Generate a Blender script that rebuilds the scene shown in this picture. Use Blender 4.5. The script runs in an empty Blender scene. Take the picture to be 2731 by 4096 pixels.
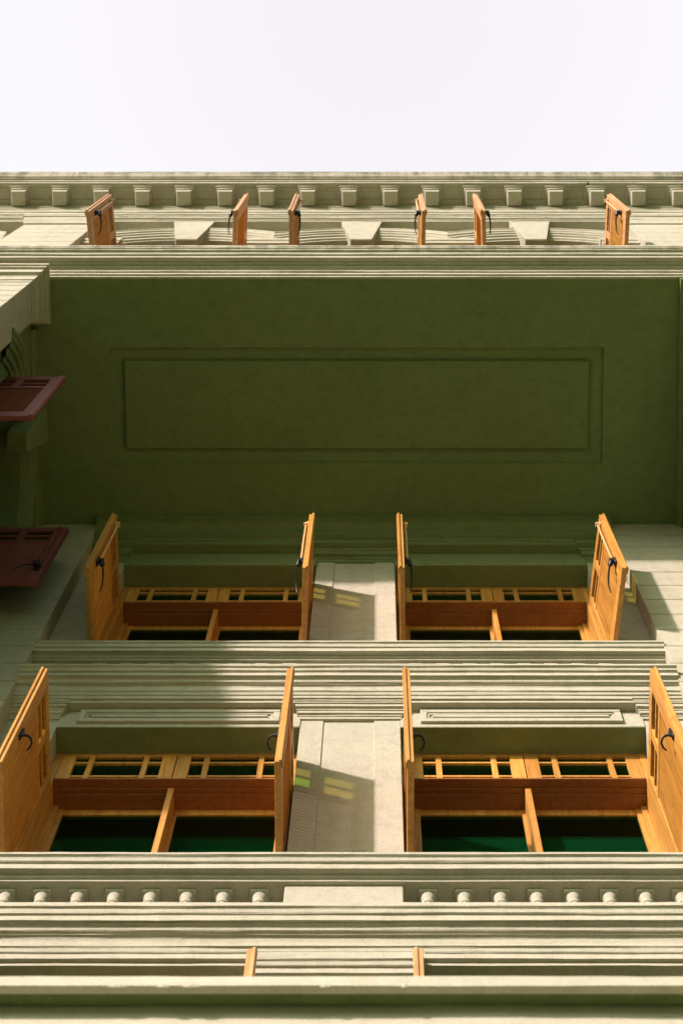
import bpy, bmesh, math, random
from mathutils import Vector, Matrix, noise
random.seed(7)
C = bpy.context.scene.collection
R = math.radians

# ------------------------------------------------------------------ helpers
class MB:
    """collects vertices and faces of ONE mesh"""
    def __init__(s): s.v = []; s.f = []; s.m = []
    def add(s, vs, fs, m=0):
        o = len(s.v); s.v += [tuple(p) for p in vs]; s.f += [tuple(i + o for i in f) for f in fs]; s.m += [m] * len(fs)
    def box(s, x0, x1, y0, y1, z0, z1, m=0):
        s.add([(x0,y0,z0),(x1,y0,z0),(x1,y1,z0),(x0,y1,z0),(x0,y0,z1),(x1,y0,z1),(x1,y1,z1),(x0,y1,z1)],
              [(0,3,2,1),(4,5,6,7),(0,1,5,4),(1,2,6,5),(2,3,7,6),(3,0,4,7)], m)
    def bbox(s, x0, x1, y0, y1, z0, z1, b=.003, m=0):
        """box with bevelled long edges"""
        bm = bmesh.new(); r = bmesh.ops.create_cube(bm, size=1)
        for v in bm.verts: v.co = Vector(((x0+x1)/2+v.co.x*(x1-x0), (y0+y1)/2+v.co.y*(y1-y0), (z0+z1)/2+v.co.z*(z1-z0)))
        bmesh.ops.bevel(bm, geom=bm.edges[:], offset=b, segments=1, affect='EDGES')
        s.bm(bm, m); bm.free()
    def bm(s, bm, m=0, mat=None):
        bm.verts.ensure_lookup_table(); bm.verts.index_update()
        s.add([(mat @ v.co if mat else v.co) for v in bm.verts], [[v.index for v in f.verts] for f in bm.faces], m)
    def tube(s, pts, r, n=8, m=0):
        """round bar along a polyline; r a number or a list"""
        pts = [Vector(p) for p in pts]; k = len(pts); rr = r if isinstance(r, (list, tuple)) else [r]*k
        rings = []; up = Vector((0.31,0.17,0.93)).normalized()
        for i, p in enumerate(pts):
            d = (pts[min(i+1,k-1)] - pts[max(i-1,0)]).normalized()
            a = d.cross(up)
            if a.length < .05: a = d.cross(Vector((1,0,0)))
            a.normalize(); b = d.cross(a)
            rings.append([p + (a*math.cos(t)+b*math.sin(t))*rr[i] for t in [2*math.pi*j/n for j in range(n)]])
        vs = [q for ring in rings for q in ring]; fs = []
        for i in range(k-1):
            for j in range(n): fs.append((i*n+j, i*n+(j+1)%n, (i+1)*n+(j+1)%n, (i+1)*n+j))
        fs += [tuple(range(n))[::-1], tuple((k-1)*n+j for j in range(n))]
        s.add(vs, fs, m)
    def lathe(s, prof, cx, cy, n=18, m=0):
        vs = []; fs = []
        for r, z in prof:
            for j in range(n):
                t = 2*math.pi*j/n; vs.append((cx+r*math.cos(t), cy+r*math.sin(t), z))
        for i in range(len(prof)-1):
            for j in range(n): fs.append((i*n+j, i*n+(j+1)%n, (i+1)*n+(j+1)%n, (i+1)*n+j))
        fs += [tuple(range(n))[::-1], tuple((len(prof)-1)*n+j for j in range(n))]
        s.add(vs, fs, m)
    def grid(s, rows, closed_u=False, m=0):
        n = len(rows[0]); vs = [p for r in rows for p in r]; fs = []
        for i in range(len(rows)-1):
            for j in range(n if closed_u else n-1):
                a, b = j, (j+1) % n
                fs.append((i*n+a, i*n+b, (i+1)*n+b, (i+1)*n+a))
        s.add(vs, fs, m)
    def build(s, name, mats, parent=None, smooth=None, loc=None):
        me = bpy.data.meshes.new(name)
        piv = Vector(loc) if loc else Vector((0,0,0))
        me.from_pydata([tuple(Vector(p)-piv) for p in s.v], [], s.f)
        bm = bmesh.new(); bm.from_mesh(me); bmesh.ops.recalc_face_normals(bm, faces=bm.faces[:]); bm.to_mesh(me); bm.free()
        if not isinstance(mats, (list, tuple)): mats = [mats]
        for q in mats: me.materials.append(q)
        if len(mats) > 1:
            for p, k in zip(me.polygons, s.m): p.material_index = k
        if smooth:
            for p in me.polygons: p.use_smooth = True
            me.set_sharp_from_angle(angle=R(smooth))
        return link(name, me, parent, piv)

def link(name, me, parent=None, loc=(0,0,0)):
    o = bpy.data.objects.new(name, me); C.objects.link(o)
    if parent:
        o.parent = parent
        o.location = Vector(loc) - (WORLD.get(parent) or Vector((0,0,0)))
    else: o.location = loc
    WORLD[o] = Vector(loc)
    return o
WORLD = {}     # world location of unrotated objects
def empty(name, loc, parent=None):
    o = link(name, None, parent, loc); o.empty_display_size = .3
    return o
def tag(o, **k):
    for a, b in k.items(): o[a] = b
    return o
def copy_tree(o, parent=None):
    c = o.copy(); C.objects.link(c)
    if parent: c.parent = parent
    for ch in list(o.children): copy_tree(ch, c)
    return c

def expand(prof, n=7):
    """(Y,z) points, or ('S'|'O'|'C', Y, z): cyma, convex or concave curve to that point"""
    out = []
    for p in prof:
        if len(p) == 2: out.append(p); continue
        k, y1, z1 = p; y0, z0 = out[-1]
        for i in range(1, n+1):
            t = i/n
            if k == 'S':
                a = t - .13*math.sin(2*math.pi*t); b = t + .13*math.sin(2*math.pi*t)
                out.append((y0+(y1-y0)*b, z0+(z1-z0)*a))
            elif k == 'O':      # bulges out first
                out.append((y0+(y1-y0)*math.sin(t*math.pi/2), z0+(z1-z0)*(1-math.cos(t*math.pi/2))))
            else:
                out.append((y0+(y1-y0)*(1-math.cos(t*math.pi/2)), z0+(z1-z0)*math.sin(t*math.pi/2)))
    return out
def wob(a, b, c, amp=.0035):
    return amp*noise.noise(Vector((a*1.1, b*5.3, c))) + amp*.55*noise.noise(Vector((a*5.5, b*5.3, c+9.1)))
def run(mb, prof, x0, x1, yback, seed=0., step=.1, axis='x', amp=.0035, m=0, n=7):
    """a hand-run plaster moulding: profile (Y,z) swept along x (or along y for axis 'y', where 'Y' is x)"""
    pr = expand(prof, n); k = max(2, int((x1-x0)/step)+1); rows = []
    zb, zt = pr[0][1], pr[-1][1]
    for i in range(k+1):
        x = x0+(x1-x0)*i/k; row = []
        for j, (Y, z) in enumerate(pr):
            w = wob(x, j*.37, seed, amp)
            p = (x, Y+w, z+wob(x, j*.37+50, seed, amp)*.8)
            row.append(p)
        row += [(x, yback, zt), (x, yback, zb)]
        if axis == 'y': row = [(q[1], q[0], q[2]) for q in row]
        rows.append(row)
    mb.grid(rows, closed_u=True, m=m)
    L = len(rows[0]); o = len(mb.v)-L*len(rows)
    mb.f.append(tuple(o+j for j in range(L))); mb.f.append(tuple(o+(len(rows)-1)*L+j for j in range(L))[::-1]); mb.m += [m, m]
def cap(mb, prof, xl, xr, yback, k=1., left=True, right=True, seed=0., back=False):
    """a moulded capital: the profile breaks round the sides of a pier xl..xr"""
    pr = expand(prof); Y0 = pr[0][0]; nx = max(3, int((xr-xl)/.08)); rows = []
    for j, (Y, z) in enumerate(pr):
        o = (Y0-Y)*k; a = xl-(o if left else 0); b = xr+(o if right else 0); yb = yback+(o if back else 0)
        fr = [(a+(b-a)*i/nx, Y+wob(a+(b-a)*i/nx, j*.37, seed, .003), z+wob(a+(b-a)*i/nx, j*.37+5, seed, .003)) for i in range(nx+1)]
        rows.append([(a, yb, z)] + fr + [(b, yb, z)])
    mb.grid(rows, closed_u=True)
    L = len(rows[0]); o = len(mb.v)-L*len(rows)
    mb.f.append(tuple(o+j for j in range(L))[::-1]); mb.f.append(tuple(o+(len(rows)-1)*L+j for j in range(L))); mb.m += [0, 0]
def quoins(mb, x0, x1, y0, y1, zs, side=0, gap=.015, dep=.014):
    """stack of blocks with fine joints"""
    for a, b in zip(zs[:-1], zs[1:]):
        mb.bbox(x0, x1, y0, y1, a+gap/2, b-gap/2, .004)
    mb.box(x0+dep, x1-dep, y0+dep, y1-dep, zs[0]+.02, zs[-1]-.02)

# ------------------------------------------------------------------ materials
def mat(name):
    m = bpy.data.materials.new(name); m.use_nodes = True; nt = m.node_tree
    return m, nt, nt.nodes['Principled BSDF']
def N(nt, t, **k):
    n = nt.nodes.new(t)
    for a, b in k.items():
        if a.startswith('i_'): n.inputs[a[2:].replace('_',' ')].default_value = b
        else: setattr(n, a, b)
    return n
def ramp(nt, fac, stops):
    r = nt.nodes.new('ShaderNodeValToRGB'); e = r.color_ramp.elements
    while len(e) < len(stops): e.new(.5)
    for q, (p, c) in zip(e, stops): q.position = p; q.color = (*c, 1)
    nt.links.new(fac, r.inputs[0]); return r
def mixc(nt, fac, a, b, blend='MIX'):
    n = nt.nodes.new('ShaderNodeMix'); n.data_type = 'RGBA'; n.blend_type = blend
    for s, v in ((n.inputs[0], fac), (n.inputs[6], a), (n.inputs[7], b)):
        if hasattr(v, 'is_linked'): nt.links.new(v, s)
        elif isinstance(v, (int, float)): s.default_value = v
        else: s.default_value = (*v, 1)
    return n.outputs[2]
PAINT = (.475, .442, .348)
def stucco(name, col=PAINT, grain=.006, stain=0., rough=.93, scale=70, z0=0., z1=1.):
    m, nt, b = mat(name); L = nt.links.new
    tc = N(nt, 'ShaderNodeTexCoord'); P = tc.outputs['Object']
    n1 = N(nt, 'ShaderNodeTexNoise', i_Scale=.9, i_Detail=5., i_Roughness=.6); L(P, n1.inputs[0])
    n2 = N(nt, 'ShaderNodeTexNoise', i_Scale=scale, i_Detail=3.); L(P, n2.inputs[0])
    n3 = N(nt, 'ShaderNodeTexNoise', i_Scale=9., i_Detail=6., i_Roughness=.65); L(P, n3.inputs[0])
    r1 = ramp(nt, n1.outputs[0], [(.3, tuple(c*.90 for c in col)), (.62, col)])
    r3 = ramp(nt, n3.outputs[0], [(.30, (.86,.86,.84)), (.55, (1,1,1))])
    c = mixc(nt, 1., r1.outputs[0], r3.outputs[0], 'MULTIPLY')
    r2 = ramp(nt, n2.outputs[0], [(.34, (.70,.69,.66)), (.50, (1,1,1))])
    c = mixc(nt, .36, c, r2.outputs[0], 'MULTIPLY')
    mq = N(nt, 'ShaderNodeMapping'); mq.inputs['Scale'].default_value = (6.5, 6.5, .7); L(P, mq.inputs[0])
    st_ = N(nt, 'ShaderNodeTexNoise', i_Scale=1., i_Detail=7., i_Roughness=.75); L(mq.outputs[0], st_.inputs[0])
    sr_ = ramp(nt, st_.outputs[0], [(.36, (.74,.73,.66)), (.50, (1,1,1))])
    c = mixc(nt, .2, c, sr_.outputs[0], 'MULTIPLY')
    if stain:
        mp = N(nt, 'ShaderNodeMapping'); mp.inputs['Scale'].default_value = (7, 1.4, 1.4); L(P, mp.inputs[0])
        s = N(nt, 'ShaderNodeTexNoise', i_Scale=1., i_Detail=8., i_Roughness=.7); L(mp.outputs[0], s.inputs[0])
        sr = ramp(nt, s.outputs[0], [(.44, (0,0,0)), (.60, (1,1,1))])
        mul = N(nt, 'ShaderNodeMath', operation='MULTIPLY'); L(sr.outputs[0], mul.inputs[0]); mul.inputs[1].default_value = stain
        sz = N(nt, 'ShaderNodeSeparateXYZ'); L(P, sz.inputs[0]); mr = N(nt, 'ShaderNodeMapRange'); L(sz.outputs[2], mr.inputs[0])
        mr.inputs[1].default_value = z0; mr.inputs[2].default_value = z1
        m2 = N(nt, 'ShaderNodeMath', operation='MULTIPLY'); L(mul.outputs[0], m2.inputs[0]); L(mr.outputs[0], m2.inputs[1]); mul = m2
        c = mixc(nt, mul.outputs[0], c, (.10, .095, .07))
    L(c, b.inputs['Base Color']); b.inputs['Roughness'].default_value = rough
    b.inputs['Specular IOR Level'].default_value = .25
    n4 = N(nt, 'ShaderNodeTexNoise', i_Scale=scale*1.6, i_Detail=4., i_Roughness=.7); L(P, n4.inputs[0])
    bp = N(nt, 'ShaderNodeBump'); bp.inputs['Distance'].default_value = grain; bp.inputs['Strength'].default_value = .8
    ad = N(nt, 'ShaderNodeMath', operation='MULTIPLY_ADD'); L(n3.outputs[0], ad.inputs[0]); ad.inputs[1].default_value = .8; L(n4.outputs[0], ad.inputs[2])
    L(ad.outputs[0], bp.inputs['Height']); L(bp.outputs[0], b.inputs['Normal'])
    return m
STU = stucco('painted_stucco')
STC = stucco('painted_coarse_stucco', grain=.011, scale=55)
SMO = stucco('painted_plaster', grain=.0035, scale=90)
REC = stucco('shade_darkened_stucco', col=(.195, .232, .105))  # stucco copy with the shade of recessed parts put into its colour
SOF = stucco('shade_darkened_soffit_plaster', col=(.200, .245, .108), grain=.007, scale=60)  # soffit shade painted in as a darker green
STN = stucco('weathered_stucco', stain=.75, z0=18.60, z1=18.80)
STT = stucco('weathered_cornice_stucco', stain=.75, z0=23.66, z1=23.93)

def wood(name, dark, light, rough=.5, gscale=1., coat=.15):
    m, nt, b = mat(name); L = nt.links.new
    tc = N(nt, 'ShaderNodeTexCoord'); oi = N(nt, 'ShaderNodeObjectInfo')
    mp = N(nt, 'ShaderNodeMapping'); mp.inputs['Scale'].default_value = (26*gscale, 26*gscale, 1.6); L(tc.outputs['Object'], mp.inputs[0])
    ad = N(nt, 'ShaderNodeVectorMath', operation='ADD'); L(mp.outputs[0], ad.inputs[0])
    mu = N(nt, 'ShaderNodeMath', operation='MULTIPLY'); L(oi.outputs['Random'], mu.inputs[0]); mu.inputs[1].default_value = 40
    L(mu.outputs[0], ad.inputs[1])
    n1 = N(nt, 'ShaderNodeTexNoise', i_Scale=1., i_Detail=6., i_Roughness=.6, i_Distortion=.6); L(ad.outputs[0], n1.inputs[0])
    r = ramp(nt, n1.outputs[0], [(.28, dark), (.62, light)])
    n2 = N(nt, 'ShaderNodeTexNoise', i_Scale=3.5, i_Detail=4.); L(ad.outputs[0], n2.inputs[0])
    n3 = N(nt, 'ShaderNodeTexNoise', i_Scale=6., i_Detail=5., i_Roughness=.7); L(tc.outputs['Object'], n3.inputs[0])
    wr = ramp(nt, n3.outputs[0], [(.28, (.45,.38,.33)), (.45, (1,1,1)), (.60, (1,1,1)), (.74, (1.18,1.22,1.6))])
    c = mixc(nt, .55, r.outputs[0], wr.outputs[0], 'MULTIPLY')
    vr = N(nt, 'ShaderNodeMapRange'); L(oi.outputs['Random'], vr.inputs[0]); vr.inputs[3].default_value = .82; vr.inputs[4].default_value = 1.10
    hv = N(nt, 'ShaderNodeHueSaturation'); L(vr.outputs[0], hv.inputs['Value']); L(c, hv.inputs['Color']); c = hv.outputs[0]
    L(c, b.inputs['Base Color']); b.inputs['Roughness'].default_value = rough
    b.inputs['Coat Weight'].default_value = coat; b.inputs['Coat Roughness'].default_value = .35
    bp = N(nt, 'ShaderNodeBump'); bp.inputs['Distance'].default_value = .0015; bp.inputs['Strength'].default_value = .5
    L(n1.outputs[0], bp.inputs['Height']); L(bp.outputs[0], b.inputs['Normal'])
    return m
WOOD = wood('orange_varnished_wood', (.40,.150,.017), (.62,.295,.058))
WOODP = wood('pale_orange_varnished_wood', (.48,.185,.05), (.66,.33,.13))
WOODR = wood('red_painted_wood', (.20,.042,.040), (.28,.068,.062), rough=.6, gscale=.5, coat=0)
WOODB = wood('shade_darkened_wood', (.22,.06,.010), (.30,.095,.018))  # darker copy of the orange wood, with the rail's underside shade coloured in
def plain(name, col, rough=.5, metal=0.):
    m, nt, b = mat(name); b.inputs['Base Color'].default_value = (*col, 1); b.inputs['Roughness'].default_value = rough
    b.inputs['Metallic'].default_value = metal
    n = N(nt, 'ShaderNodeTexNoise', i_Scale=60., i_Detail=3.); tc = N(nt, 'ShaderNodeTexCoord'); nt.links.new(tc.outputs['Object'], n.inputs[0])
    bp = N(nt, 'ShaderNodeBump'); bp.inputs['Distance'].default_value = .001; nt.links.new(n.outputs[0], bp.inputs['Height']); nt.links.new(bp.outputs[0], b.inputs['Normal'])
    return m
IRON = plain('black_iron', (.012,.012,.014), .42, .3)
BRASS = plain('painted_bolt', (.62,.36,.17), .45)
PLATE = plain('aged_bronze', (.20,.085,.03), .5, .3)
DARK = plain('room_shade_and_reflection', (.018,.040,.028), .9)  # dim room and green soffit reflection put into this colour
BLIND = plain('green_roller_blind', (.030,.135,.092), .85)
ABSORB = plain('dark_bounce_absorber', (.035,.045,.025), .95)  # dark colour that keeps sunlight from bouncing up to the soffit
def glass(name, tint, rough=.02, refl=1.5, gcol=(1,1,1)):
    m = bpy.data.materials.new(name); m.use_nodes = True; nt = m.node_tree; nt.nodes.clear(); L = nt.links.new
    out = N(nt, 'ShaderNodeOutputMaterial'); tr = N(nt, 'ShaderNodeBsdfTransparent'); tr.inputs[0].default_value = (*tint, 1)
    gl = N(nt, 'ShaderNodeBsdfGlossy'); gl.inputs[0].default_value = (*gcol, 1); gl.inputs['Roughness'].default_value = rough
    fr0 = N(nt, 'ShaderNodeFresnel'); fr0.inputs[0].default_value = refl; ge = N(nt, 'ShaderNodeNewGeometry')
    iv = N(nt, 'ShaderNodeMath', operation='SUBTRACT'); iv.inputs[0].default_value = 1.; L(ge.outputs['Backfacing'], iv.inputs[1])
    fr = N(nt, 'ShaderNodeMath', operation='MULTIPLY'); L(fr0.outputs[0], fr.inputs[0]); L(iv.outputs[0], fr.inputs[1])
    mx = N(nt, 'ShaderNodeMixShader'); L(fr.outputs[0], mx.inputs[0]); L(tr.outputs[0], mx.inputs[1]); L(gl.outputs[0], mx.inputs[2]); L(mx.outputs[0], out.inputs[0])
    return m
GLASS = glass('green_tinted_glass', (.34,.62,.50), refl=1.85, gcol=(.26,.70,.52))
AMBER = glass('yellow_stained_glass', (.52,.50,.20))
LIME = glass('lime_stained_glass', (.40,.62,.16))
def ground_mat():
    m, nt, b = mat('grass_and_earth'); L = nt.links.new
    tc = N(nt, 'ShaderNodeTexCoord'); n = N(nt, 'ShaderNodeTexNoise', i_Scale=.35, i_Detail=8.); L(tc.outputs['Object'], n.inputs[0])
    r = ramp(nt, n.outputs[0], [(.35, (.105,.150,.045)), (.65, (.150,.185,.065))]); L(r.outputs[0], b.inputs['Base Color']); b.inputs['Roughness'].default_value = .95
    return m

# ------------------------------------------------------------------ the setting
g = MB(); g.grid([[(x, y, -1.6) for x in range(-600, 601, 100)] for y in range(-600, 601, 100)])
tag(g.build('ground', ground_mat()), kind='structure')

BLD = tag(empty('building', (-.2, 5.8, -1.6)), category='building',
          label='pale sage stuccoed colonial building with moulded cornices, overhanging top storey and open wooden shutters')
def part(name, mb, m, smooth=40, loc=None): return mb.build(name, m, BLD, smooth, loc)

YF = 5.79
# ---- main facade wall: piers and lintels of the three lower storeys (butted boxes)
w = MB()
def panel_pier(x0, x1, z0, z1):
    """pier face with a slightly sunk middle field"""
    a, b = x0+.185, x1-.21
    w.bbox(x0, a, YF, 6.5, z0, z1, .004); w.bbox(b, x1, YF, 6.5, z0, z1, .004); w.box(a, b, YF+.012, 6.5, z0, z1)
w.box(-3.66, -2.6, YF, 6.5, -1.6, 9.93); w.box(-.70, .22, YF, 6.5, -1.6, 9.93); w.box(2.15, 3.6, YF, 6.5, -1.6, 9.93)
w.box(-3.66, 3.6, 5.80, 6.5, 9.925, 10.27)
w.box(-3.66, 3.6, 6.02, 6.5, 10.27, 10.76)
w.box(-3.66, -2.575, YF, 6.5, 10.9, 13.72); w.box(2.145, 3.6, YF, 6.5, 10.9, 13.72)
panel_pier(-.622, .182, 11.16, 13.72)
w.bbox(-.640, .200, YF-.012, 6.5, 10.9, 11.158, .006)
w.box(-3.66, 3.6, 6.5, 6.6, -1.6, 9.0)
w.bbox(-2.575, -.622, 5.78, 6.5, 13.42, 13.73, .004); w.bbox(.182, 2.145, 5.78, 6.5, 13.42, 13.73, .004)
w.box(-3.66, 3.6, 5.79, 6.5, 13.73, 14.08)
w.box(-3.66, 3.6, 6.02, 6.5, 14.08, 14.60)
w.box(-3.66, -2.61, YF, 6.5, 14.75, 17.9); w.box(2.155, 3.6, YF, 6.5, 14.75, 17.9)
panel_pier(-.630, .175, 15.1, 17.9)
w.bbox(-.650, .195, YF-.012, 6.5, 14.75, 15.098, .006)
w.box(-3.66, 3.6, 5.76, 6.5, 17.9, 18.31)
part('facade_wall', w, STC)
for x0, x1 in ((-2.61, -.630), (.175, 2.155)):
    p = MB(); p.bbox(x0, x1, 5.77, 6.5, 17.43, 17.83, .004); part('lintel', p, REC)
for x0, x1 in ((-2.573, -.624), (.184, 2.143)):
    p = MB(); p.box(x0, x1, 5.785, 5.998, 13.414, 13.4195); part('lintel_shade_slab', p, REC)  # thin slab added to carry the underside's shade as colour

# ---- string courses and cornices of the main facade
c = MB()
PA = [(5.78,9.924),(5.78,9.958),(5.754,9.958),(5.754,10.008),('S',5.725,10.05),(5.725,10.070),('C',5.702,10.127),(5.694,10.127),(5.694,10.133),('S',5.646,10.171),(5.646,10.177),(5.629,10.177),(5.629,10.234),(5.622,10.234),('S',5.599,10.277),(5.592,10.281),(5.592,10.323)]

run(c, PA, -3.05, 3.05, 5.9, 1.)
part('cornice', c, STU)
c = MB()
PB = [(5.701,13.716),(5.701,13.757),(5.684,13.757),(5.684,13.809),('S',5.654,13.851),(5.654,13.895),('C',5.642,13.934),(5.634,13.934),(5.634,13.940),('S',5.592,13.978),(5.592,13.984),(5.576,13.984),(5.576,14.044),(5.569,14.044),('S',5.537,14.085),(5.531,14.089),(5.531,14.123)]
run(c, PB, -3.0, 2.5, 5.9, 2.)
part('cornice', c, STU)
HR = [(5.68,0),(5.68,.026),(5.672,.026),('S',5.646,.052),(5.620,.052),(5.620,.044),(5.613,.044),(5.613,.104),(5.606,.104),('S',5.579,.150),(5.572,.154),(5.572,.178)]
for z0, x0, x1, sd in ((10.752, -3.05, 3.05, 3.), (14.590, -3.0, 2.5, 4.)):
    c = MB(); run(c, [(q[0], q[1]+z0) if len(q) == 2 else (q[0], q[1], q[2]+z0) for q in HR], x0, x1, 6.3, sd)
    part('balustrade_rail', c, STU)
# pedestals of the two blind balustrades
for z0, z1, spans in ((10.322, 10.751, ((-3.66,-2.57,5.66),(-.602,.165,5.71),(2.13,3.6,5.66))), (14.122, 14.589, ((-3.0,-2.555,5.71),(-.625,.185,5.715),(2.13,2.5,5.71)))):
    for a, b, y in spans:
        p = MB(); p.bbox(a, b, y, 6.05, z0, z1, .006); part('pedestal', p, STC)
# balusters
def baluster_mesh(h):
    b = MB(); b.bbox(-.061,.061,-.061,.061, h-.022, h, .004); b.bbox(-.061,.061,-.061,.061, 0, .05, .004)
    b.lathe([(.052,.05),(.052,.075),(.04,.085),(.046,.11),(.058,.15),(.060,.18),(.054,.22),(.044,.26),(.037,.29),(.035,h-.12),(.044,h-.112),(.044,h-.095),(.036,h-.088),(.040,h-.06),(.052,h-.034),(.052,h-.022)], 0, 0, 20)
    return b
for z0, h, yc in ((10.322, .429, 5.79), (14.122, .467, 5.765)):
    xs = [-.765-.235*i for i in range(8)] + [.326+.235*i for i in range(8)]
    first = baluster_mesh(h).build('baluster', STU, BLD, 40, None); first.location = Vector((xs[0], yc, z0)) - BLD.location
    for x in xs[1:]:
        d = first.copy(); C.objects.link(d); d.parent = BLD; d.location = Vector((x, yc, z0)) - BLD.location
# pier capitals below the upper cornice
PC = [(5.79,13.564),(5.773,13.564),(5.773,13.594),('S',5.752,13.616),(5.746,13.616),(5.746,13.653),('S',5.724,13.675),(5.713,13.675),(5.713,13.735),(5.700,13.735),('S',5.684,13.757),(5.678,13.757),(5.678,13.79)]
for a, b in ((-.622,.182), (-3.0,-2.585), (2.155,2.5)):
    p = MB(); cap(p, PC, a, b, 6.0, .65, left=a > -2.9, right=b < 2.4, seed=a); part('pier_capital', p, STU)
p = MB(); cap(p, [(5.79,9.735),(5.778,9.735),(5.778,9.76),('S',5.756,9.79),(5.748,9.79),(5.748,9.842),(5.738,9.842),('S',5.716,9.882),(5.710,9.886),(5.710,9.952)], -.70, .22, 6.0, .8, seed=8.); part('pier_capital', p, STU)
PU = [(5.79,17.574),(5.779,17.574),(5.779,17.639),('S',5.753,17.666),(5.728,17.666),(5.728,17.77),('S',5.69,17.81),(5.655,17.81),(5.655,17.92),(5.635,17.92),(5.635,17.96)]
for a, b in ((-.63,.175), (-3.0,-2.62), (2.165,2.5)):
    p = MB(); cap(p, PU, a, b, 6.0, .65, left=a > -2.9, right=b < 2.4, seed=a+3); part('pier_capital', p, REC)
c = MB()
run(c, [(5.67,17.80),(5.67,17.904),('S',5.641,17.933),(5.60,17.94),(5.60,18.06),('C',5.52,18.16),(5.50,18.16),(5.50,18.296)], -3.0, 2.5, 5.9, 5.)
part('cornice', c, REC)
# frieze panels in the lintels
for a, b in ((-2.42,-.79), (.345,1.975)):
    p = MB(); z0, z1 = 13.472, 13.705
    def ring(x0, x1, za, zb, wd, y):
        p.bbox(x0, x1, y, 5.79, za, za+wd, .005); p.bbox(x0, x1, y, 5.79, zb-wd, zb, .005)
        p.bbox(x0, x0+wd, y+.001, 5.79, za+wd, zb-wd, .004); p.bbox(x1-wd, x1, y+.001, 5.79, za+wd, zb-wd, .004)
    ring(a, b, z0, z1, .055, 5.752); ring(a+.055, b-.055, z0+.055, z1-.055, .022, 5.764)
    p.bbox(a+.10, b-.10, 5.758, 5.79, z0+.098, z1-.095, .006)
    part('frieze_panel', p, STU)
# rusticated end pilasters
zs = [-1.6+.398*i for i in range(51)]
zs = [z for z in zs if z < 18.2] + [18.297]
for a, b in ((-3.655,-2.995), (2.495,3.4)):
    p = MB(); quoins(p, a, b, 5.6, 5.87, zs); part('quoin_pilaster', p, STC)

# ---- the overhanging storey: soffit slab with sunk panel
s = MB(); Z = 18.3; xa, xb, ya, yb = -2.85, 2.402, 3.668, 4.93
s.add([(-3.66,2.907,Z),(xa,ya,Z),(xb,ya,Z),(3.27,2.907,Z),(3.27,5.85,Z),(xb,yb,Z),(xa,yb,Z),(-3.66,5.85,Z)], [(0,1,2,3),(3,2,5,4),(4,5,6,7),(7,6,1,0)])
def rect(o, z): return [(xa+o,ya+o,z),(xb-o,ya+o,z),(xb-o,yb-o,z),(xa+o,yb-o,z)]
prof = [(0,Z),(.003,Z+.034),(.015,Z+.036),(.06,Z+.030),(.115,Z+.048),(.135,Z+.064),(.148,Z+.064),(.154,Z+.020),(.165,Z+.012)]
rows = [rect(o, z) for o, z in prof]; s.grid(rows, closed_u=True); s.add(rows[-1], [(0,1,2,3)])
s.box(-3.66, 3.2, 2.95, 5.85, 18.45, 18.75)
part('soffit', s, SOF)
c = MB()
run(c, [(2.9065,18.2985),(2.907,18.353),(2.886,18.353),(2.886,18.43),(2.880,18.43),('S',2.842,18.482),(2.836,18.482),('O',2.822,18.515),(2.782,18.515),(2.782,18.528),(2.776,18.528),(2.776,18.516),(2.731,18.516),(2.731,18.606),(2.722,18.606),('S',2.682,18.664),(2.672,18.664),(2.672,18.708),('O',2.650,18.737),(2.644,18.737),(2.644,18.815)], -8, 7, 2.93, 6.)
c.box(-8, 7, 2.92, 3.6, 18.80, 18.86)
part('balcony_ledge', c, STN)
# top storey wall with segmental arched windows
YT = 3.06
ACX = [-4.59-2.19*0-0*1 for _ in range(0)] + [-2.40,-.21,1.98]
t = MB(); RO = 1.685; ZC = 22.5-RO; RI = RO-.42; HW = .80
edges = [-3.70] + [ACX[i]+1.095 for i in range(2)] + [3.28]
t.box(-8, ACX[0]-HW, YT, 3.6, 18.86, 22.9)
for i, cx in enumerate(ACX):
    n = 24; xs = [cx-HW+2*HW*j/n for j in range(n+1)]
    rows = []
    for x in xs:
        za = ZC+math.sqrt((RI+.02)**2-(x-cx)**2)
        rows.append([(x,YT,22.9),(x,YT,za),(x,3.6,za),(x,3.6,22.9)])
    t.grid(rows, closed_u=True)
    nx = ACX[i+1]-HW if i < 2 else 8
    t.box(cx+HW, nx, YT, 3.6, 18.86, 22.9)
part('upper_wall', t, STU)
def arch(cx, y_of, name='arch_moulding', m=STU):
    a = MB(); prof = [(0,YT+.03),(0,2.93),(.05,2.925),(.07,2.945),(.13,2.945),(.14,2.965),(.20,2.965),(.21,2.985),(.27,2.985),(.28,3.01),(.36,3.01),(.37,3.035),(.42,3.035),(.42,YT+.2)]
    n = 36; rows = []
    for j in range(n+1):
        row = []
        for q, (d, y) in enumerate(prof):
            r = RO-d; am = math.asin(min(1., 1.094/r)); th = -am+2*am*j/n
            row.append((cx+r*math.sin(th), y+wob(cx+th, q*.4, cx, .003), ZC+r*math.cos(th)+wob(cx+th, q*.4+4, cx, .003)))
        rows.append(row)
    a.grid(rows, closed_u=True)
    L = len(prof); o = len(a.v)-L*len(rows); a.f.append(tuple(o+k for k in range(L))); a.f.append(tuple(o+n*L+k for k in range(L))[::-1]); a.m += [0,0]
    return part(name, a, m)
for cx in ACX: arch(cx, None)
arch(-5.81, None)
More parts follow.
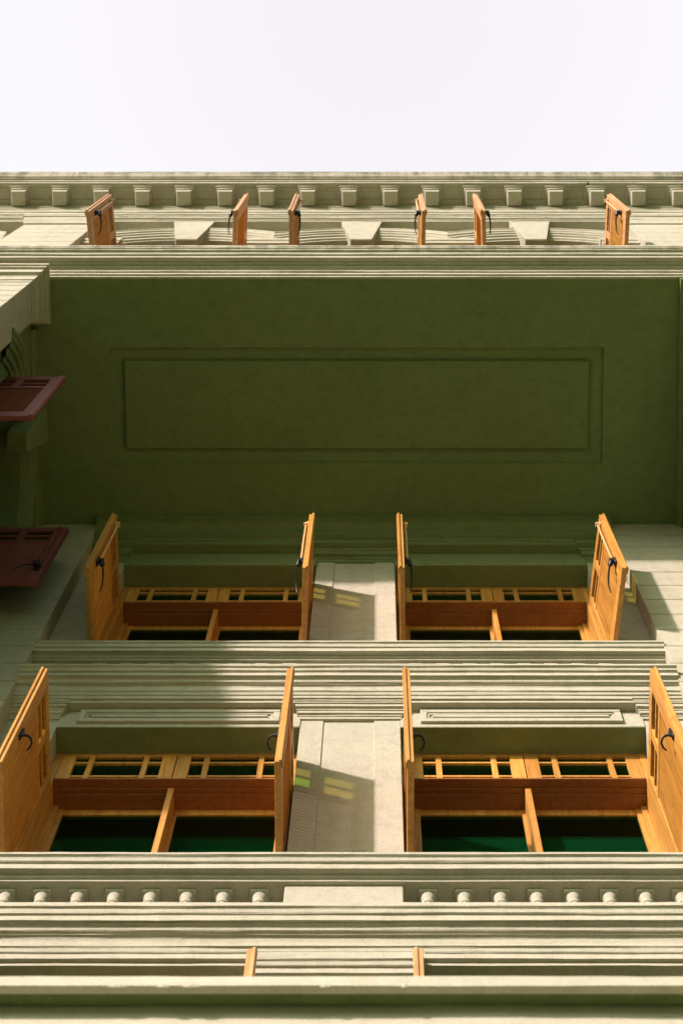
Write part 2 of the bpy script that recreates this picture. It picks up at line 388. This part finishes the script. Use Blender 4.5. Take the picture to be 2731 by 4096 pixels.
for cx in ACX:
    k = MB()
    def kr(wd, y, z): return [(cx-wd,y,z),(cx+wd,y,z),(cx+wd,YT+.2,z),(cx-wd,YT+.2,z)]
    rows = [kr(.128,2.99,21.74), kr(.135,2.975,21.75), kr(.262,2.885,22.74), kr(.262,2.885,22.752)]
    k.grid(rows, closed_u=True); k.add(rows[0], [(3,2,1,0)]); k.add(rows[-1], [(0,1,2,3)])
    part('keystone', k, STC)
for x in (ACX[0]+1.095, ACX[1]+1.095, ACX[0]-1.1, ACX[2]+1.1):
    k = MB(); cap(k, [(3.02,21.16),(3.02,21.2),('S',2.965,21.27),(2.955,21.27),(2.955,21.40),('O',2.93,21.44),(2.93,21.50)], x-.25, x+.25, 3.3, 1., seed=x); k.bbox(x-.24, x+.24, 3.02, 3.3, 18.9, 21.158, .006)
    part('impost', k, STU)
# pilasters of the top storey
zq = [18.87+.40*i for i in range(9)] + [22.47]
for a, b in ((-4.57,-3.645), (3.215,4.15)):
    p = MB(); quoins(p, a, b, 2.885, 3.3, zq); part('quoin_pilaster', p, STC)
    p = MB(); cap(p, [(2.885,22.47),(2.868,22.47),(2.868,22.53),(2.852,22.56),(2.848,22.66),(2.834,22.68),('C',2.822,22.78),(2.812,22.78),(2.812,22.86),(2.806,22.86),('S',2.798,22.93),(2.798,22.96)], a, b, 3.3, 1., seed=a); part('pier_capital', p, STU)
# top cornice
c = MB()
run(c, [(2.881,22.756),(2.881,22.82),(2.872,22.82),(2.872,22.886),(2.852,22.886),(2.852,22.95),(2.846,22.95),(2.846,23.02),('S',2.816,23.056),(2.816,23.17),(2.802,23.17),(2.802,23.305),('S',2.785,23.345),(2.78,23.345),(2.78,23.43),(2.765,23.43),(2.765,23.513),(2.752,23.513),(2.752,23.56),(2.70,23.565),(2.70,23.6),(2.462,23.6),(2.462,23.699),(2.455,23.699),('S',2.425,23.745),(2.413,23.745),(2.413,23.80),('O',2.375,23.86),(2.370,23.875),('S',2.345,23.945),(2.345,23.955)], -8, 7, 3.6, 8.)
for i in range(-1, 18):
    xa_, xb_ = -4.838+.5567*i+.136, -4.838+.5567*(i+1)-.136
    c.bbox(xa_, xb_, 2.685, 2.752, 23.572, 23.602, .006); c.bbox(xa_, xb_, 2.53, 2.56, 23.586, 23.602, .004)
    c.bbox(xa_, xa_+.035, 2.56, 2.685, 23.586, 23.602, .004); c.bbox(xb_-.035, xb_, 2.56, 2.685, 23.586, 23.602, .004)
part('top_cornice', c, STT)
c = MB(); c.tube([(2.84,2.345,23.95),(2.852,2.376,23.87),(2.838,2.412,23.79),(2.846,2.458,23.70),(2.85,2.462,23.606),(2.842,2.50,23.598),(2.835,2.56,23.586),(2.842,2.62,23.598)], [.004,.008,.006,.007,.010,.012,.008,.003], 6); part('crack', c, IRON)
md = MB()
for zz in (0,): 
    rw = [[(-.088-q*.012,.062-q*.006,z_), (.088+q*.012,.062-q*.006,z_), (.088+q*.012,.255,z_), (-.088-q*.012,.255,z_)] for z_, q in ((-.165,0),(-.150,.6),(-.10,.9),(-.004,1.))]
    md.grid(rw, closed_u=True); md.add(rw[0], [(3,2,1,0)])
md.bbox(-.116,.116, .030,.255, -.062,-.002, .010); md.bbox(-.138,.138, .0,.255, -.028,.002, .008)
first = md.build('modillion', STU, BLD, 40); first.location = Vector((-4.838, 2.497, 23.6)) - BLD.location
for i in range(1, 18):
    d = first.copy(); C.objects.link(d); d.parent = BLD; d.location = Vector((-4.838+.5567*i, 2.497, 23.6)) - BLD.location

# ---- projecting wing on the left: corner pier, capital, side wall, arch
wg = MB()
wg.box(-9, -4.5, 2.90, 5.85, 14.0, 18.5)                     # body
wg.box(-4.5, -3.665, 3.30, 3.70, 14.0, 18.42)
wg.box(-4.5, -3.665, 5.31, 5.86, 14.0, 18.42)
wg.box(-4.5, -3.665, 3.70, 5.31, 14.0, 15.2)
cy, RS, zc = 4.52, 1.0, 16.45
for j in range(20):
    y0 = 3.70+1.61*j/20; y1 = 3.70+1.61*(j+1)/20; f = lambda y: zc+math.sqrt(max(0, 1.12**2-(y-cy)**2))
    wg.add([(-4.5,y0,f(y0)),(-4.5,y1,f(y1)),(-4.5,y1,18.42),(-4.5,y0,18.42),(-3.665,y0,f(y0)),(-3.665,y1,f(y1)),(-3.665,y1,18.42),(-3.665,y0,18.42)], [(0,1,5,4),(2,3,7,6),(4,5,6,7),(0,3,2,1)])
wg.box(-8.6, -6.2, 3.2, 5.6, -1.6, 14.0)
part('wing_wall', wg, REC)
p = MB(); quoins(p, -6.5, -3.565, 2.883, 3.305, [14.0+.3*i for i in range(13)]+[17.795]); part('corner_pier', p, STC)
p = MB()
cap(p, [(2.883,17.79),(2.876,17.79),(2.876,17.873),(2.864,17.873),(2.864,17.985),('C',2.836,18.045),(2.815,18.052),(2.812,18.052),(2.812,18.20),(2.800,18.20),('S',2.768,18.235),(2.764,18.235),(2.764,18.297)], -6.5, -3.565, 3.305, .85, left=False, seed=4., back=True)
part('pier_capital', p, STU)
a = MB(); prof = [(0,-3.68),(0,-3.555),(.05,-3.55),(.06,-3.565),(.12,-3.555),(.13,-3.58),(.19,-3.58),(.20,-3.61),(.28,-3.61),(.29,-3.64),(.34,-3.64),(.34,-3.9)]
rows = []
for j in range(41):
    row = []
    for d, x in prof:
        r = 1.42-d; th = -1.25+2.5*j/40; row.append((x+wob(th, d*9, 3., .003), cy+r*math.sin(th), 16.38+r*math.cos(th)))
    rows.append(row)
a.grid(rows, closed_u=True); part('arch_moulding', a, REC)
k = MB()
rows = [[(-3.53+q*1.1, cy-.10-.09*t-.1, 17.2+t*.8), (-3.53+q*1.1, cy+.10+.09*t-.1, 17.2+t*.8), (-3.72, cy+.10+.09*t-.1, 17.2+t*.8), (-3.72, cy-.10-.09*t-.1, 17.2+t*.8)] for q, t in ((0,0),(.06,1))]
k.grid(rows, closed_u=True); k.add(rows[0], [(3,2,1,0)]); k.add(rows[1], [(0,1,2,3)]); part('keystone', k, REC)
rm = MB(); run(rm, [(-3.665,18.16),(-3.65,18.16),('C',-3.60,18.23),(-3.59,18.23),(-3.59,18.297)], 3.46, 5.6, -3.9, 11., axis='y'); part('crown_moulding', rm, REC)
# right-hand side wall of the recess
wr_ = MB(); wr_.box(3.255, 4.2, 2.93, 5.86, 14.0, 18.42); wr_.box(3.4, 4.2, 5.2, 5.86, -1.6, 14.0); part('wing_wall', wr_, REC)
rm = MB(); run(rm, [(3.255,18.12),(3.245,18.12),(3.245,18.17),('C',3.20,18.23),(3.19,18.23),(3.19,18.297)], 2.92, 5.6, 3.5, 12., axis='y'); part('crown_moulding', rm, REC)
# ---- ledge of the ground floor, close above the camera
n_ = MB()
run(n_, [(3.568,5.992),(3.566,6.05),(3.572,6.056)], -9, 9, 3.60, 13., step=.15, amp=.003)
n_.box(-9, 9, 3.60, 5.79, 6.045, 6.06)
run(n_, [(3.668,4.2),(3.668,6.044)], -9, 9, 3.80, 14., step=.15, amp=.005)
n_.box(-9, 9, 3.70, 5.8, -1.6, 4.2)
for x, wd in ((-.95,.035), (-.78,.022), (-.68,.03), (-.19,.018), (.10,.012)):
    for q in range(7):
        xx = x+wd*(q/3-1); r = .006*(1-abs(q/3-1)**2)+.003
        n_.lathe([(r*.5,5.988-r*.5),(r,5.992),(r*.6,5.996+r)], xx, 3.572, 8)
part('ground_floor_ledge', n_, SMO)
n_ = MB(); n_.box(-9, 9, 3.602, 3.664, 6.026, 6.044); part('ledge_shade_strip', n_, SOF)  # strip added with the shade under the ledge in its colour
n_ = MB(); n_.box(-9, 9, 3.64, 5.78, 6.062, 6.08); part('roof_bounce_blocker', n_, ABSORB)  # unseen dark sheet added to cut sunlit bounce from the ledge top

# ------------------------------------------------------------------ windows
def make_window(x0, x1, zh, y=6.0, sill=None):
    """two-light casement window under two margin-paned transom sashes; zh = underside of lintel"""
    zr = zh-.482; zs_ = sill if sill is not None else zh-2.3
    f = MB(); D = .37
    f.bbox(x0, x0+.06, y, y+D, zs_, zh-.001, .003); f.bbox(x1-.06, x1, y, y+D, zs_, zh-.001, .003)
    f.bbox(x0+.06, x1-.06, y+.006, y+D, zh-.035, zh-.001, .003)
    f.bbox(x0+.06, x1-.06, y, y+D, zs_, zs_+.05, .003)
    X0, X1 = x0+.06, x1-.06; xm = (X0+X1)/2
    # inner casement frame
    f.bbox(X0, X0+.045, y+.205, y+.31, zs_+.05, zr-.02, .003); f.bbox(X1-.045, X1, y+.205, y+.31, zs_+.05, zr-.02, .003)
    f.bbox(X0+.045, X0+.085, y+.228, y+.28, zs_+.05, zr-.02, .002); f.bbox(X1-.085, X1-.045, y+.228, y+.28, zs_+.05, zr-.02, .002)
    f.bbox(X0+.085, X1-.085, y+.236, y+.28, zr-.105, zr-.02, .002)
    w_ = f.build('window', WOOD, BLD, 30, ((x0+x1)/2, y, zh-1.2))
    r = MB()
    r.bbox(X0, X1, y-.004, y+.068, zr, zr+.02, .002); r.bbox(X0, X1, y+.068, y+.112, zr-.012, zr+.012, .002); r.bbox(X0, X1, y+.112, y+.30, zr-.024, zr+.012, .002)
    r.build('transom_rail', WOODB, w_, 30, (xm, y, zr))
    r = MB(); r.bbox(xm-.024, xm+.024, y+.062, y+.30, zs_+.05, zr-.012, .004); r.bbox(xm-.05, xm+.05, y+.232, y+.285, zs_+.05, zr-.03, .003)
    r.build('mullion', WOOD, w_, 30, (xm, y, zr-.8))
    for a, b in ((X0+.085, xm-.058), (xm+.058, X1-.085)):
        p = MB(); p.box(a-.01, b+.01, y+.25, y+.256, zs_+.04, zr-.03); p.build('pane', GLASS, w_, None, ((a+b)/2, y+.2, zr-.9))
    for a, b in ((X0+.002, xm-.004), (xm+.004, X1-.002)):
        q = MB(); st = .11; zt0, zt1 = zr+.021, zh-.036
        q.bbox(a, a+st, y+.004, y+.05, zt0, zt1, .003); q.bbox(b-st, b, y+.004, y+.05, zt0, zt1, .003)
        q.bbox(a+st, b-st, y+.004, y+.05, zt1-.018, zt1, .003); q.bbox(a+st, b-st, y+.004, y+.05, zt0, zt0+.012, .002)
        ca, cb = a+st, b-st; mg = .105; bw = .046
        for xx in (ca+mg, cb-mg-bw): q.bbox(xx, xx+bw, y+.006, y+.05, zt0+.012, zt1-.018, .003)
        cols = ((ca, ca+mg), (ca+mg+bw, cb-mg-bw), (cb-mg, cb))
        for zz in (zr+.068, zt1-.135):
            for u, v in cols: q.bbox(u, v, y+.008, y+.048, zz, zz+.024, .003)
        q.build('transom_sash', WOOD, w_, 30, ((a+b)/2, y, zh-.25))
        p = MB(); p.box(ca-.005, cb+.005, y+.030, y+.034, zt0+.006, zt1-.012); p.build('pane', GLASS, w_, None, ((a+b)/2, y+.03, zh-.25))
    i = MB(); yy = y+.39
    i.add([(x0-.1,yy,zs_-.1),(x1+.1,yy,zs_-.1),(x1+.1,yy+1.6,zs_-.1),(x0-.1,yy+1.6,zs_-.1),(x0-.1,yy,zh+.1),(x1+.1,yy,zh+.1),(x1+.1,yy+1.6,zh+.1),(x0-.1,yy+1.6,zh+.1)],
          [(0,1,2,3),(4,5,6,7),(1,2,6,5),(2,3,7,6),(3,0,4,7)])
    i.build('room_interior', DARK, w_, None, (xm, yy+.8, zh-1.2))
    b = MB(); b.box(X0+.05, X1-.05, y+.322, y+.328, zs_+.02, zr-.31); b.bbox(X0+.05, X1-.05, y+.316, y+.334, zr-.325, zr-.308, .003)
    b.build('roller_blind', BLIND, w_, None, (xm, y+.26, zr-.8))
    return w_
make_window(-2.573, -.624, 13.42); make_window(.184, 2.143, 13.42)
make_window(-2.608, -.632, 17.43); make_window(.177, 2.153, 17.43)
for x0, x1 in ((-2.598, -.702), (.222, 2.148)):
    f = MB(); f.bbox(x0, x0+.07, 6.0, 6.3, 7.4, 9.92, .003); f.bbox(x1-.07, x1, 6.0, 6.3, 7.4, 9.92, .003); f.bbox(x0+.07, x1-.07, 6.0, 6.3, 9.84, 9.92, .003)
    xm = (x0+x1)/2; f.bbox(xm-.04, xm+.04, 6.02, 6.28, 7.4, 9.84, .003)
    w_ = f.build('window', WOOD, BLD, 30, (xm, 6, 8.6))
    for a, b in ((x0+.07, xm-.04), (xm+.04, x1-.07)):
        p = MB(); p.box(a, b, 6.1, 6.106, 7.4, 9.84); p.build('pane', GLASS, w_, None, ((a+b)/2, 6.1, 8.6))
# arched windows of the top storey
for cx in ACX:
    f = MB(); n = 20
    for sgn in (-1, 1): f.bbox(cx+sgn*(HW-.04)-.04, cx+sgn*(HW-.04)+.04, 3.2, 3.4, 18.87, 21.7, .003)
    f.bbox(cx-HW+.08, cx+HW-.08, 3.2, 3.4, 21.06, 21.16, .003)
    rows = []
    for j in range(n+1):
        x = cx-HW+2*HW*j/n; za = ZC+math.sqrt((RI+.01)**2-(x-cx)**2)
        rows.append([(x,3.2,za),(x,3.2,za-.10),(x,3.4,za-.10),(x,3.4,za)])
    f.grid(rows, closed_u=True); f.bbox(cx-.04, cx+.04, 3.24, 3.38, 18.87, 21.06, .003)
    w_ = f.build('window', WOOD, BLD, 30, (cx, 3.2, 20))
    p = MB(); p.box(cx-HW+.07, cx+HW-.07, 3.3, 3.306, 18.87, 21.9); p.build('pane', GLASS, w_, None, (cx, 3.3, 20))
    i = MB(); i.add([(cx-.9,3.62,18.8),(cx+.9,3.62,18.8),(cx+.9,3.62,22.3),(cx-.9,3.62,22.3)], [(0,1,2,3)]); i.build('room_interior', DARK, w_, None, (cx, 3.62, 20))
# window of the wing
f = MB()
for y0, y1 in ((3.70,3.78), (5.23,5.31), (4.47,4.54)): f.bbox(-4.2, -3.92, y0, y1, 15.2, 17.5, .003)
f.bbox(-4.2, -3.92, 3.78, 4.47, 16.98, 17.06, .003); f.bbox(-4.2, -3.92, 4.54, 5.23, 16.98, 17.06, .003)
w_ = f.build('window', WOODR, BLD, 30, (-4, 4.5, 16.3))
p = MB(); p.box(-4.1, -4.094, 3.72, 5.29, 15.2, 17.52); p.build('pane', GLASS, w_, None, (-4.1, 4.5, 16.3))

# ------------------------------------------------------------------ shutters
LW, LH, LT = .92, 1.65, .046
def make_shutter(side, hard, wd, wd2, sx=1., lime=False, label=None):
    """leaf closed in its local frame: hinge at x=0, leaf towards side*(+x), inner face +y; hard = 'bolt' or 'hook' """
    S = lambda x: side*x*sx
    def bx(mb, x0, x1, y0, y1, z0, z1, b=.003, m=0):
        a, c_ = sorted((S(x0), S(x1))); mb.bbox(a, c_, y0, y1, z0, z1, b, m)
    f = MB(); t = LT/2
    bx(f, 0, .11, -t, t, 0, LH); bx(f, LW-.135, LW, -t, t, 0, LH)
    bx(f, LW, LW+.014, -t-.004, -t+.016, .0, LH+.0, .002)           # rebate lip on the outer side
    bx(f, LW-.05, LW-.001, -t-.012, -t, .0, LH, .002)
    bx(f, .11, LW-.135, -t, t, LH-.115, LH); bx(f, .11, LW-.135, -t, t, 0, .17); bx(f, .11, LW-.135, -t, t, 1.16, 1.235)
    xm = (.11+LW-.135)/2
    bx(f, xm-.04, xm+.04, -t+.003, t-.003, 1.235, LH-.115); bx(f, .11, xm-.04, -t+.006, t-.006, 1.372, 1.402); bx(f, xm+.04, LW-.135, -t+.006, t-.006, 1.372, 1.402)
    sh = f.build('shutter', wd, None, 30)
    for k, (a, b) in enumerate(((.11, xm-.04), (xm+.04, LW-.135))):
        for q, (z0, z1) in enumerate(((1.235, 1.372), (1.402, LH-.115))):
            p = MB(); a2, b2 = sorted((S(a), S(b))); p.box(a2, b2, -.003, .003, z0, z1)
            p.build('pane', LIME if (lime and k == 0 and q == 0) else AMBER, sh)
    l = MB(); n = 21; pit = (1.16-.17)/n; a2, b2 = sorted((S(.105), S(LW-.13)))
    for i in range(n):
        z = .17+pit*(i+.5); an = R(62); hw = .0275; th = .0055
        cy_, cz_ = math.cos(an), math.sin(an)
        pts = [(hw*cy_-th*cz_, hw*cz_+th*cy_), (hw*cy_+th*cz_, hw*cz_-th*cy_), (-hw*cy_+th*cz_, -hw*cz_-th*cy_), (-hw*cy_-th*cz_, -hw*cz_+th*cy_)]
        pts = [(u, z+v) for u, v in pts]
        l.add([(a2, u, v) for u, v in pts]+[(b2, u, v) for u, v in pts], [(0,1,2,3),(7,6,5,4),(0,4,5,1),(1,5,6,2),(2,6,7,3),(3,7,4,0)])
    l.build('louvre_panel', wd2, sh)
    xr = LW-.065
    h = MB(); zb = .36 if hard == 'bolt' else .58
    if hard == 'bolt':
        r = MB(); r.tube([(S(xr), t+.028, zb+.03), (S(xr), t+.030, 1.0), (S(xr), t+.028, LH-.08)], .0105, 8)
        bx(r, xr-.03, xr+.03, t, t+.018, LH-.20, LH-.12); bx(r, xr-.022, xr+.022, t+.01, t+.05, LH-.17, LH-.14)
        r.build('bolt_rod', BRASS if wd is not WOODR else WOODR, sh, 40)
        bx(h, xr-.026, xr+.026, t, t+.022, zb-.06, zb+.07); bx(h, xr-.02, xr+.02, t+.02, t+.062, zb-.005, zb+.05)
        h.tube([(S(xr-.045), t+.052, zb+.045), (S(xr), t+.052, zb+.045), (S(xr+.012), t+.052, zb+.045)], .011, 8)
        h.tube([(S(xr-.045), t+.052, zb+.02), (S(xr-.045), t+.052, zb+.075)], .011, 8)
        h.tube([(S(xr), t+.045, zb), (S(xr-.03), t+.055, zb-.03)], .021, 10)
        h.tube([(S(xr-.01), t+.055, zb-.01), (S(xr-.06), t+.065, zb-.055), (S(xr-.12), t+.068, zb-.09), (S(xr-.18), t+.064, zb-.135), (S(xr-.215), t+.055, zb-.19), (S(xr-.222), t+.05, zb-.215)], [.010,.010,.009,.008,.007,.006], 8)
    else:
        bx(h, xr-.02, xr+.02, t, t+.014, zb-.05, zb+.05)
        h.tube([(S(xr), t+.006, zb+.10), (S(xr), t+.02, zb+.03), (S(xr), t+.02, zb-.02)], .010, 8)
        h.tube([(S(xr), t+.01, zb), (S(xr-.01), t+.055, zb+.010), (S(xr-.026), t+.074, zb+.003), (S(xr-.052), t+.084, zb-.012), (S(xr-.078), t+.074, zb-.032), (S(xr-.095), t+.052, zb-.048)], [.009,.010,.009,.008,.008,.006], 8)
    h.build('handle', IRON, sh, 40)
    pl = MB(); bx(pl, .035, .10, t, t+.006, .03, .075, .002); pl.tube([(S(.062), t+.004, .052), (S(.062), t+.0085, .052)], .009, 10); pl.build('catch_plate', PLATE, sh, 40)
    if label: sh['label'] = label
    return sh
def hang(sh, x, y, z, rot):
    sh.parent = BLD; sh.location = Vector((x, y, z)) - BLD.location; sh.rotation_euler = (0, 0, R(rot))
    return sh
# lower windows: leaves with black hooks
LL = make_shutter(1, 'hook', WOOD, WOOD); LR = make_shutter(-1, 'hook', WOOD, WOOD, lime=True)
hang(LL, -2.535, 5.985, 11.19, -90); hang(LR, -.668, 5.985, 11.19, 90)
a = copy_tree(LL, BLD); hang(a, .222, 5.985, 11.19, -90); a = copy_tree(LR, BLD); hang(a, 2.098, 5.985, 11.19, 90)
# upper windows: leaves with bolts
UL = make_shutter(1, 'bolt', WOOD, WOOD); UR = make_shutter(-1, 'bolt', WOOD, WOOD)
hang(UL, -2.60, 6.0, 15.28, -90.8); hang(UR, -.674, 6.0, 15.28, 91.2)
a = copy_tree(UL, BLD); hang(a, .228, 6.0, 15.28, -90.4); a = copy_tree(UR, BLD); hang(a, 2.13, 6.0, 15.28, 96)
# top storey: paler leaves
TL = make_shutter(1, 'bolt', WOODP, WOOD); TR = make_shutter(-1, 'bolt', WOODP, WOOD)
for i, (s_, x, rt) in enumerate(((1,-3.155,-95), (-1,-1.62,92), (1,-.975,-89.5), (-1,.50,91), (1,1.21,-92), (-1,2.76,92))):
    o = (TL if s_ == 1 else TR) if i < 2 else copy_tree(TL if s_ == 1 else TR, BLD)
    hang(o, x, 3.255, 19.4, rt)
# lowest windows: only the tips of two leaves show
BL = make_shutter(-1, 'hook', WOODP, WOODP, sx=.76); BR = make_shutter(1, 'hook', WOODP, WOODP, sx=.76)
hang(BL, -.715, 5.99, 7.61, 90.5); hang(BR, .232, 5.99, 7.61, -90)
# red leaves on the wing window
RA = make_shutter(1, 'bolt', WOODR, WOODR, sx=.88, label='dull red louvred shutter, outer side, on the left wing'); RB = make_shutter(-1, 'bolt', WOODR, WOODR, sx=.88, label='dull red louvred shutter with black lever, inner side, on the left wing')
hang(RA, -3.91, 3.735, 15.4, 0); hang(RB, -3.91, 5.275, 15.4, 180)

# ------------------------------------------------------------------ light, sky, camera
sun_dir = Vector((.84, 1., -.47)).normalized()
el = math.asin(-sun_dir.z); az = math.atan2(-sun_dir.x, -sun_dir.y)
ld = bpy.data.lights.new('sun', 'SUN'); ld.energy = 3.0; ld.angle = R(2.4); ld.color = (1, .82, .80)
lo = bpy.data.objects.new('sun', ld); C.objects.link(lo); lo.rotation_euler = sun_dir.to_track_quat('-Z', 'Y').to_euler(); lo.location = (-20, -24, 12)
wd = bpy.data.worlds.new('World'); bpy.context.scene.world = wd; wd.use_nodes = True; nt = wd.node_tree
bg = nt.nodes['Background']
sky = nt.nodes.new('ShaderNodeTexSky'); sky.sky_type = 'NISHITA'; sky.sun_disc = False; sky.sun_elevation = el; sky.sun_rotation = az
sky.air_density = 1.6; sky.dust_density = 5.; sky.ozone_density = 1.
hs = nt.nodes.new('ShaderNodeHueSaturation'); hs.inputs['Saturation'].default_value = .35; nt.links.new(sky.outputs[0], hs.inputs['Color'])
tc = nt.nodes.new('ShaderNodeTexCoord'); sx = nt.nodes.new('ShaderNodeSeparateXYZ'); nt.links.new(tc.outputs['Generated'], sx.inputs[0])
rp = ramp(nt, sx.outputs[2], [(0., (.43,.52,.44)), (.35, (.45,.54,.47)), (.6, (.34,.43,.38)), (.8, (.4,.55,.47)), (.955, (2.62,2.36,2.20)), (.985, (2.66,2.40,2.24)), (1., (2.52,2.24,2.16))])
mx = mixc(nt, 1., hs.outputs[0], rp.outputs[0], 'MULTIPLY')
zr_ = nt.nodes.new('ShaderNodeMapRange'); zr_.interpolation_type = 'SMOOTHSTEP'; nt.links.new(sx.outputs[2], zr_.inputs[0]); zr_.inputs[1].default_value = .88; zr_.inputs[2].default_value = .96
hz = ramp(nt, sx.outputs[2], [(.985, (3.52,3.45,3.60)), (1., (3.34,3.22,3.43))])
mx = mixc(nt, zr_.outputs[0], mx, hz.outputs[0])        # bright even overhead haze
nt.links.new(mx, bg.inputs['Color']); bg.inputs['Strength'].default_value = .12

cd = bpy.data.cameras.new('camera'); cam = bpy.data.objects.new('camera', cd); C.objects.link(cam)
bpy.context.scene.camera = cam
tilt = math.atan(860/7000)
cam.rotation_euler = (math.pi-tilt, 0, 0); cam.location = (0, 0, 0)
cd.sensor_fit = 'VERTICAL'; cd.sensor_height = 36; cd.sensor_width = 24; cd.lens = 36*7000/4096
cd.shift_x = -144.5/4096; cd.shift_y = -1188/4096
cd.clip_start = .1; cd.clip_end = 3000
cd.dof.use_dof = True; cd.dof.focus_distance = 14.; cd.dof.aperture_fstop = 3.5
sc = bpy.context.scene
sc.view_settings.view_transform = 'Standard'; sc.view_settings.look = 'None'; sc.view_settings.exposure = 1.2; sc.view_settings.gamma = 1
sc.render.engine = 'CYCLES'; sc.cycles.use_denoising = True; sc.cycles.max_bounces = 8; sc.cycles.diffuse_bounces = 5; sc.cycles.transparent_max_bounces = 12
